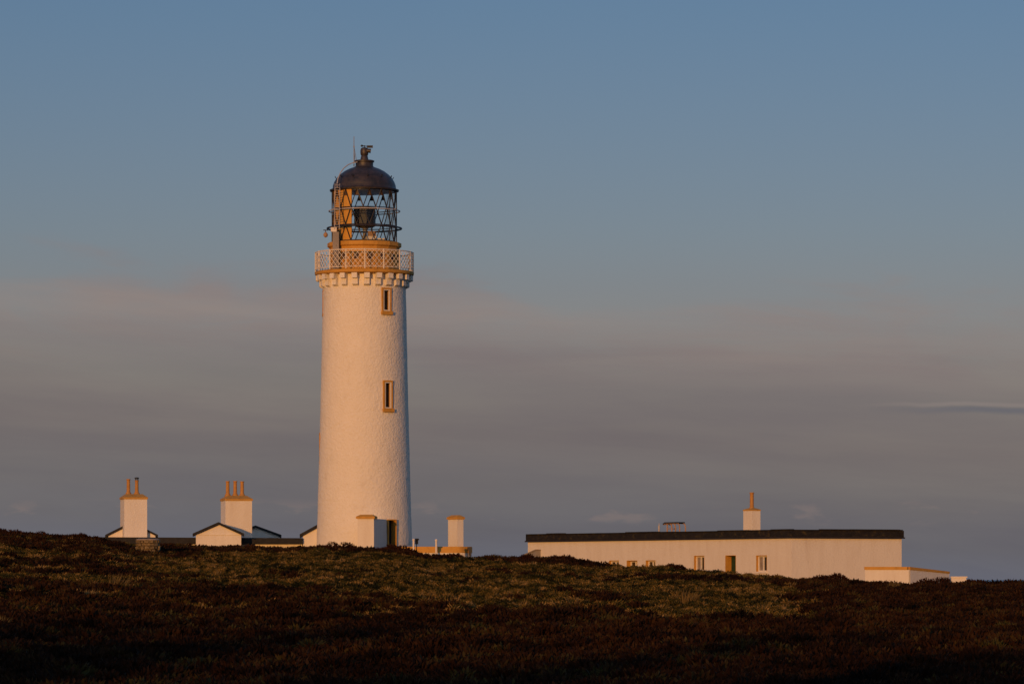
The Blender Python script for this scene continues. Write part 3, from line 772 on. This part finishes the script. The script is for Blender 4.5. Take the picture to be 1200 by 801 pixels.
s = G(); s.box((xx(488.2, 241), 241, zz(633.8, 241)), (.17, .16, .36), .3); s.box((xx(488.8, 241), 240.9, zz(631.6, 241)), (.2, .2, .1), .3); build('housing', s, M['dark'], fl)
s = G(); s.tube([(xx(488.2, 241), 241, zz(636.5, 241)), (xx(488.2, 241), 241, zz(652, 241))], .03, 6); build('bracket', s, M['dark'], fl)

# ------------------------------------------------------------------ long flat roofed building
Cn = Vector((xx(927.5, 225), 225, 0)); Lf = Vector((xx(618.6, 250), 250, 0))
dl = (Lf - Cn).normalized(); LL = (Lf - Cn).length
dr2v = Vector((.9, .436, 0)).normalized()
def s_on(u, o, d):     # where the ray of column u meets a wall line
    k = (u - 600) / F; return (k * o.y - o.x) / (d.x - k * d.y)
LR = s_on(1056.6, Cn, dr2v)
Rg = Cn + dr2v * LR; Bk = Rg + (Lf - Cn)
lb = thing('long_building', (Cn.x, Cn.y, -1), 'long low white building with a flat black roof edge and ochre window reveals', 'building')
zF0, zF1 = 2.37, 2.81; ZB = -1.2
nl = Vector((dl.y, -dl.x, 0));  nl = nl if nl.y < 0 else -nl
OPEN = [('w', 713.8, 725.3, 656.2, 667, .16), ('w', 734.4, 746.8, 656.2, 667, .30), ('w', 756.8, 768, 656.0, 667, .20), ('w', 813.4, 825.4, 650.6, 668.5, .16), ('d', 850, 862.4, 650.2, 690, .42), ('w', 886.2, 898.8, 650.2, 669.2, .15)]
hs_ = []
for k, ua, ub, va, vb, dep in OPEN:
    sa, sb = s_on(ub, Cn, dl), s_on(ua, Cn, dl); Dm = (Cn + dl * (sa + sb) / 2).y
    hs_.append((k, sa, sb, zz(vb, Dm), zz(va, Dm), dep))
def W(s_, z_, n_=0.0):
    p = Cn + dl * s_ + nl * n_; return (p.x, p.y, z_)
s = G()
ss = sorted({0.0, LL, *[h[1] for h in hs_], *[h[2] for h in hs_]}); zs = sorted({ZB, zF0, *[h[3] for h in hs_], *[h[4] for h in hs_]})
for i in range(len(ss) - 1):
    for j in range(len(zs) - 1):
        a, b_ = (ss[i] + ss[i + 1]) / 2, (zs[j] + zs[j + 1]) / 2
        if any(h[1] < a < h[2] and h[3] < b_ < h[4] for h in hs_): continue
        s.add([W(ss[i], zs[j]), W(ss[i + 1], zs[j]), W(ss[i + 1], zs[j + 1]), W(ss[i], zs[j + 1])], [(0, 1, 2, 3)])
for (a, b_) in ((Cn, Rg), (Rg, Bk), (Bk, Lf)):
    s.add([(a.x, a.y, ZB), (b_.x, b_.y, ZB), (b_.x, b_.y, zF0), (a.x, a.y, zF0)], [(0, 1, 2, 3)])
build('wall', s, M['white'], lb, recalc=False)
for k, sa, sb, z0, z1, dep in hs_:
    s = G()
    rv = G()   # ochre lining of the reveal
    for (a, b_) in ((sa - .004, sa + .03), (sb - .03, sb + .004)):
        rv.hexa([W(a, z0, -dep), W(b_, z0, -dep), W(b_, z0, .004), W(a, z0, .004), W(a, z1, -dep), W(b_, z1, -dep), W(b_, z1, .004), W(a, z1, .004)])
    rv.hexa([W(sa + .03, z1 - .03, -dep), W(sb - .03, z1 - .03, -dep), W(sb - .03, z1 - .03, .004), W(sa + .03, z1 - .03, .004), W(sa + .03, z1 + .004, -dep), W(sb - .03, z1 + .004, -dep), W(sb - .03, z1 + .004, .004), W(sa + .03, z1 + .004, .004)])
    def slab(g, a, b_, c, d, n0, n1): g.hexa([W(a, c, n0), W(b_, c, n0), W(b_, c, n1), W(a, c, n1), W(a, d, n0), W(b_, d, n0), W(b_, d, n1), W(a, d, n1)])
    a, b_ = sa + .03, sb - .03; zt_ = z1 - .03
    if k == 'w':
        slab(s, a, b_, z0, zt_, -dep - .06, -dep - .04); wn = build('window', s, M['pane'], lb)
        f = G(); e = .07; mid = (a + b_) / 2
        for (p, q) in ((a, a + e), (b_ - e, b_), (mid - .04, mid + .04)): slab(f, p, q, z0, zt_, -dep - .04, -dep + .03)
        for (p, q) in ((z0, z0 + e), (zt_ - e, zt_)): slab(f, a + e, mid - .04, p, q, -dep - .04, -dep + .025); slab(f, mid + .04, b_ - e, p, q, -dep - .04, -dep + .025)
        build('frame', f, M['rail'], wn)
        f = G(); slab(f, sa - .03, sb + .03, z0 - .1, z0 - .002, -dep, .06); build('sill', f, M['rail'], wn)
        if z1 - z0 > .7:       # pale curtain behind half of the pane
            f = G(); slab(f, mid, b_ - e, z0 + e, zt_ - e, -dep - .039, -dep - .03); build('curtain', f, M['slab'], wn)
        build('reveal', rv, M['ochre'], wn)
    else:
        slab(s, a, b_, z0, zt_, -dep - .06, -dep - .01); wn = build('door', s, M['green'], lb)
        f = G(); slab(f, a + .1, a + (b_ - a) * .42, zt_ - .85, zt_ - .15, -dep - .01, -dep + .006); build('door_glass', f, M['pane'], wn)
        f = G(); slab(f, a + .46 * (b_ - a), a + .52 * (b_ - a), z0 + .95, z0 + 1.03, -dep - .01, -dep + .06); build('handle', f, M['steel'], wn)
        build('reveal', rv, M['ochre'], wn)
# flat roof slab with fascia
nr = Vector((dr2v.y, -dr2v.x, 0))
ov = .10
cpt = lambda p, a, b_: (p.x + a.x * ov + b_.x * ov, p.y + a.y * ov + b_.y * ov)
roofpoly = [cpt(Lf, nl, -nr * 0 + dl), cpt(Cn, nl, nr), cpt(Rg, nr, dr2v), cpt(Bk, dr2v, -nl)]
s = G(); s.prism(roofpoly, zF0 + .002, zF1); rf = build('flat_roof', s, M['lichen'], lb)
ov = .15
roofpoly = [cpt(Lf, nl, dl), cpt(Cn, nl, nr), cpt(Rg, nr, dr2v), cpt(Bk, dr2v, -nl)]
s = G(); s.prism(roofpoly, zF0 - .035, zF0 + .05); build('drip_edge', s, M['black'], rf)
s = G(); rnd = random.Random(21)
for (o_, d_, n_, ln_) in ((Cn, dl, nl, LL), (Cn, dr2v, nr, LR)):
    a_ = 0.0
    while a_ < ln_ - .05:
        b_ = min(ln_, a_ + rnd.uniform(1.6, 3.4)); hz = rnd.uniform(-.02, .03); hb = rnd.uniform(-.03, .02)
        pts = [o_ + d_ * (a_ + .012) + n_ * .165, o_ + d_ * (b_ - .012) + n_ * .165, o_ + d_ * (b_ - .012) - n_ * .2, o_ + d_ * (a_ + .012) - n_ * .2]
        s.prism([(p.x, p.y) for p in pts], zF1 + .003, zF1 + .045 + hz)
        q_ = [o_ + d_ * (a_ + .01) + n_ * .125, o_ + d_ * (b_ - .01) + n_ * .125, o_ + d_ * (b_ - .01) + n_ * .103, o_ + d_ * (a_ + .01) + n_ * .103]
        s.prism([(p.x, p.y) for p in q_], zF0 + .06, zF1 - .12 + hb)
        a_ = b_
build('capping', s, M['lichen'], rf)
# roof chimney, parallel to the walls
D = 233.0
stack_ang = math.atan2(dr2v.y, dr2v.x)
w_l = 9.6 * D / F / math.cos(R(90) - stack_ang) if False else 9.6 * D / F / abs(dl.x); w_r = 9.8 * D / F / dr2v.x
cn = Vector((xx(881.6, D), D, 0)); cc = cn + dl * w_l / 2 + dr2v * w_r / 2
ch = G(); q = [cn, cn + dr2v * w_r, cn + dr2v * w_r + dl * w_l, cn + dl * w_l]
ch.prism([(p.x, p.y) for p in q], zF1 - .1, zz(598, D)); cho = build('chimney', ch, M['white'], lb)
def grow(q, k): return [cc + (p - cc) * k for p in q]
s = G(); z0 = zz(598, D); s.prism([(p.x, p.y) for p in grow(q, 1.06)], z0 + .002, z0 + .07); 
a0 = grow(q, 1.05); a1 = grow(q, .45); s.hexa([(p.x, p.y, z0 + .073) for p in a0] + [(p.x, p.y, zz(594.8, D)) for p in a1]); build('chimney_cap', s, M['cap'], cho)
zc = zz(595, D); zt_ = zz(576.4, D)
s = G(); s.lathe((cc.x, cc.y), [(.19, zc - .05), (.15, zc + .05), (.125, zc + .1), (.115, zt_ - .08), (.14, zt_ - .07), (.14, zt_), (.1, zt_ + .003), (.1, zt_ - .1)], 20, cap=False); build('chimney_pot', s, M['pot'], cho, True)
# vent pipe and safety hoops of a fixed ladder at the roof edge
sv = s_on(766, Cn, dl); p = Cn + dl * sv - nl * .4; k = p.y / F
s = G(); s.tube([(p.x, p.y, zF1 - .05), (p.x, p.y, zz(615.5, p.y))], .06, 8); s.tube([(p.x, p.y, zz(615.5, p.y)), (p.x, p.y, zz(612.8, p.y))], .025, 6); build('vent_pipe', s, M['steel'], lb)
s = G(); sl_ = G()
b0 = s_on(794.5, Cn, dl); b1 = s_on(780, Cn, dl)
zt_ = zz(612.6, (Cn + dl * b0).y)
for off in (0.12, .55):
    for (sa, top) in (((b0, 1), (b0 + .45, 1), (b0 + .85, 1)) if off < .5 else ((b0, 1),)):
        pa_ = [W(sa, zF1 - .05, -off), W(sa, zt_ - .22, -off), W(sa + .06, zt_ - .08, -off), W(sa + .2, zt_ - .01, -off), W(sa + .5, zt_, -off)]
        s.tube(pa_, .042, 6)
    s.tube([W(b0 + .5, zt_, -off), W(b1 + .12, zt_, -off), W(b1 + .38, zt_ - .07, -off)], .042, 6)
    if off < .5: s.tube([W(b1, zt_, -off), W(b1, zF1 - .05, -off)], .045, 6)
    s.tube([W(b1, zz(619.5, 238), -off), W(b0 + 1.0, zz(619.5, 238), -off)], .03, 6)
hoop = build('ladder_hoops', s, M['tan'], lb)
for i in range(11):
    t = b0 + .2 + (b1 + .36 - b0 - .2) * i / 10
    sl_.tube([W(t, zt_ + .03 - (.05 if i == 10 else 0), -.05), W(t, zt_ + .03 - (.05 if i == 10 else 0), -.62)], .05, 5)
build('hoop_slats', sl_, M['dark'], hoop)
# ramped buttress at the far left end
lt = thing('sloping_bulkhead', (xx(626, 244), 245, .5), 'grey sloping bulkhead against the left end of the long white building', 'bulkhead')
sa, sb = s_on(633.6, Cn, dl), s_on(620, Cn, dl)
zt1 = zz(644.2, 246); zt0 = zz(650.5, 249)
s = G(); s.hexa([W(sa, .2, .02), W(sb, .2, .02), W(sb, .2, .4), W(sa, .2, .4), W(sa, zt1, .02), W(sb, zt0, .02), W(sb, zt0, .4), W(sa, zt1, .4)]); build('body', s, M['grey'], lt)
s = G(); s.hexa([W(sa - .05, zt1 + .003, .02), W(sb, zt0 + .003, .02), W(sb, zt0 + .003, .45), W(sa - .05, zt1 + .003, .45), W(sa - .05, zt1 + .07, .02), W(sb, zt0 + .07, .02), W(sb, zt0 + .07, .45), W(sa - .05, zt1 + .07, .45)]); build('lid', s, M['slab'], lt)

# yard wall at the right end
D = 217.0
A = Vector((xx(1014, D), D + .2, 0)); B = Vector((xx(1063.3, D), D, 0)); dd = Vector((.66, .75, 0)); e_ = s_on(1110.4, B, dd); E = B + dd * e_
ya = thing('enclosure_wall', (B.x, B.y, -1), 'low white enclosure wall with ochre coping at the right end of the long building', 'wall')
zc = zz(663.6, D); ze = zz(669.2, E.y)
s = G(); wallstrip(s, [(A.x, A.y), (B.x + .09, B.y)], .26, -1.3, zc - .17); build('wall_base', s, M['white'], ya)
s = G(); wallstrip(s, [(A.x - .04, A.y), (B.x, B.y)], .32, zc - .167, zc); build('coping', s, M['ochre'], ya)
s = G(); wallstrip(s, [(B.x + .05, B.y + .04), (E.x, E.y)], .26, -1.3, zc - .172, ze - .12); build('wall_base', s, M['white'], ya)
s = G(); wallstrip(s, [(B.x + .04, B.y + .02), (E.x, E.y)], .32, [zc - .167, ze - .117], zc - .002, ze); build('coping', s, M['ochre'], ya)
# small white wall far beyond on the right
D = 262.0
fw = thing('far_wall', (xx(1123, D), D, -3), 'tiny white wall with a pale flat cap on the skyline at far right', 'wall')
s = G(); s.box((xx(1123.3, D), D, (zz(676.3, D) - 4) / 2), (17.5 * D / F, .3, zz(676.3, D) + 4)); build('wall_base', s, M['white'], fw)
s = G(); s.box((xx(1123.5, D), D, zz(675.6, D)), (19.5 * D / F, .4, .075)); build('coping', s, M['rail'], fw)

# ------------------------------------------------------------------ light and sky
sd = bpy.data.lights.new('sun', 'SUN'); sd.energy = 2.4; sd.angle = R(.6); sd.color = (1.0, .455, .12)
so = bpy.data.objects.new('sun', sd); C.objects.link(so)
to_sun = Vector((-math.sin(SUN_AZ) * math.cos(SUN_EL), -math.cos(SUN_AZ) * math.cos(SUN_EL), math.sin(SUN_EL)))
so.rotation_euler = to_sun.to_track_quat('Z', 'Y').to_euler(); so.location = to_sun * 400

w = bpy.data.worlds.new('World'); bpy.context.scene.world = w; w.use_nodes = True
nt = w.node_tree; L = nt.links; bg = nt.nodes['Background']
sky = N(nt, 'ShaderNodeTexSky'); sky.sky_type = 'NISHITA'; sky.sun_disc = False
sky.sun_elevation = SUN_EL; sky.sun_rotation = math.pi + SUN_AZ
sky.air_density = 1.0; sky.dust_density = 1.0; sky.ozone_density = 2.0
tc = N(nt, 'ShaderNodeTexCoord'); sep = N(nt, 'ShaderNodeSeparateXYZ'); L.new(tc.outputs['Generated'], sep.inputs[0])
def mth(op, a, b=None, c=None, clamp=False):
    n = nt.nodes.new('ShaderNodeMath'); n.operation = op; n.use_clamp = clamp
    for i, v in enumerate((a, b, c)):
        if v is None: continue
        if isinstance(v, (int, float)): n.inputs[i].default_value = v
        else: L.new(v, n.inputs[i])
    return n.outputs[0]
el = mth('ARCSINE', sep.outputs['Z']); az_ = mth('ARCTAN2', sep.outputs['X'], sep.outputs['Y'])
def vec(a, b, c=0.0):
    n = nt.nodes.new('ShaderNodeCombineXYZ')
    for i, v in enumerate((a, b, c)):
        if isinstance(v, (int, float)): n.inputs[i].default_value = v
        else: L.new(v, n.inputs[i])
    return n.outputs[0]
def tex(sa, se, detail=6.0, off=0.0, rough=.55, dist=0.0):
    n = N(nt, 'ShaderNodeTexNoise', Scale=1.0, Detail=detail, Roughness=rough, Distortion=dist)
    L.new(vec(mth('MULTIPLY_ADD', az_, sa, off), mth('MULTIPLY', el, se), off), n.inputs['Vector']); return n.outputs[0]
def smooth(x, a, b):
    n = nt.nodes.new('ShaderNodeMapRange'); n.interpolation_type = 'SMOOTHSTEP'
    L.new(x, n.inputs[0]); n.inputs[1].default_value = a; n.inputs[2].default_value = b; return n.outputs[0]
def mixc(f, a, b, bt='MIX'):
    n = nt.nodes.new('ShaderNodeMix'); n.data_type = 'RGBA'; n.blend_type = bt
    if isinstance(f, (int, float)): n.inputs[0].default_value = f
    else: L.new(f, n.inputs[0])
    for i, v in ((6, a), (7, b)):
        if isinstance(v, tuple): n.inputs[i].default_value = (*v, 1)
        else: L.new(v, n.inputs[i])
    return n.outputs[2]
def v2e(v): return (YH - v) / F
SK = .10                                  # background strength; cloud colours are radiance / SK
def rad(c): return tuple(x / SK for x in c)
base = sky.outputs[0]
tint = ramp(nt, [(0.0, (.76, .665, .97)), (.066, (.745, .660, .965)), (.088, (.72, .672, .95)), (.15, (.59, .655, .93)), (.40, (1.30, 1.45, 1.75)), (1.0, (1.7, 1.85, 2.25))])
L.new(mth('MULTIPLY', el, 1.0, clamp=True), tint.inputs[0])
base = mixc(1.0, base, tint.outputs[0], 'MULTIPLY')
# thin cloud bank, nearly opaque low down, its upper part broken into soft slanting streaks
sl_az = mth('MULTIPLY_ADD', az_, .040, el)          # streaks slope gently down to the right
def tex2(sa, se, detail, off, rough=.55, dist=0.0):
    n = N(nt, 'ShaderNodeTexNoise', Scale=1.0, Detail=detail, Roughness=rough, Distortion=dist)
    L.new(vec(mth('MULTIPLY_ADD', az_, sa, off), mth('MULTIPLY', sl_az, se), off), n.inputs['Vector']); return n.outputs[0]
n1 = tex2(17, 70, 8, 3.0, .58, .5); n2 = tex2(5.5, 46, 7, 11.0, .58, .3); n3 = tex2(6.0, 16, 4, 27.0)
edge = mth('ADD', sl_az, mth('ADD', mth('MULTIPLY', mth('SUBTRACT', n1, .5), .052), mth('MULTIPLY', mth('SUBTRACT', n3, .5), .045)))
bank = smooth(edge, v2e(314), v2e(402))
veil = smooth(el, v2e(260), v2e(460))
gaps = mth('MULTIPLY_ADD', smooth(tex2(9, 44, 7, 51.0, .56, .4), .38, .58), .45, .55)
low = smooth(el, v2e(430), v2e(520))
da = mth('MULTIPLY', mth('MULTIPLY', bank, gaps), .95); db = mth('MULTIPLY', veil, mth('MULTIPLY_ADD', low, .50, .38))
dens = mth('SUBTRACT', 1.0, mth('MULTIPLY', mth('SUBTRACT', 1.0, da), mth('SUBTRACT', 1.0, db)))
lo = ramp(nt, [(0.0, rad((.130, .137, .172))), (.06, rad((.134, .137, .168))), (.16, rad((.138, .132, .145))), (.32, rad((.155, .142, .146))), (.48, rad((.178, .154, .150))), (.65, rad((.186, .163, .160))), (.85, rad((.250, .204, .193))), (1.0, rad((.256, .214, .206)))])
L.new(mth('MULTIPLY', sl_az, 1 / v2e(330), clamp=True), lo.inputs[0])
streak = mth('MULTIPLY_ADD', mth('SUBTRACT', n2, .5), .72, 1.0)
bankc = mixc(1.0, lo.outputs[0], vec(streak, streak, mth('MULTIPLY_ADD', mth('SUBTRACT', n2, .5), .45, 1.0)), 'MULTIPLY')
col = mixc(dens, base, bankc)
# small pink tops of distant cumulus low over the sea
def window(x, a, b, c, d): return mth('MULTIPLY', smooth(x, a, b), mth('SUBTRACT', 1.0, smooth(x, c, d)))
cu = tex(60, 170, 6, 43.0, .55)
puff = mth('MULTIPLY', smooth(cu, .54, .66), window(el, v2e(618), v2e(606), v2e(600), v2e(580)))
col = mixc(mth('MULTIPLY', puff, .55), col, rad((.215, .170, .160)))
# one long lens shaped cloud over the right hand sea
wob = mth('MULTIPLY', mth('SUBTRACT', tex(30, 20, 3, 7.0), .5), .004)
ee = mth('ADD', el, wob)
c0 = v2e(482)
lens = mth('MULTIPLY', window(ee, c0 - .0016, c0 - .0002, c0 + .0001, c0 + .0010), smooth(az_, .088, .125))
col = mixc(mth('MULTIPLY', lens, .75), col, rad((.130, .130, .150)))
rim = mth('MULTIPLY', window(ee, c0 + .0006, c0 + .0012, c0 + .0014, c0 + .0022), smooth(az_, .085, .115))
col = mixc(mth('MULTIPLY', rim, .5), col, rad((.26, .215, .20)))
L.new(col, bg.inputs[0]); bg.inputs[1].default_value = SK

# ------------------------------------------------------------------ camera
cd = bpy.data.cameras.new('camera'); cam = bpy.data.objects.new('camera', cd); C.objects.link(cam)
cam.location = (0, 0, 0); cam.rotation_euler = (R(90), 0, 0)
cd.sensor_width = 36; cd.lens = F / 1200 * 36; cd.shift_y = (YH - 400.5) / 1200; cd.clip_start = .5; cd.clip_end = 300000
sc = bpy.context.scene; sc.camera = cam
sc.view_settings.view_transform = 'Standard'; sc.view_settings.look = 'None'; sc.view_settings.exposure = 0; sc.view_settings.gamma = 1
sc.render.engine = 'CYCLES'
sc.cycles.use_denoising = True
sc.cycles.max_bounces = 6; sc.cycles.transparent_max_bounces = 8
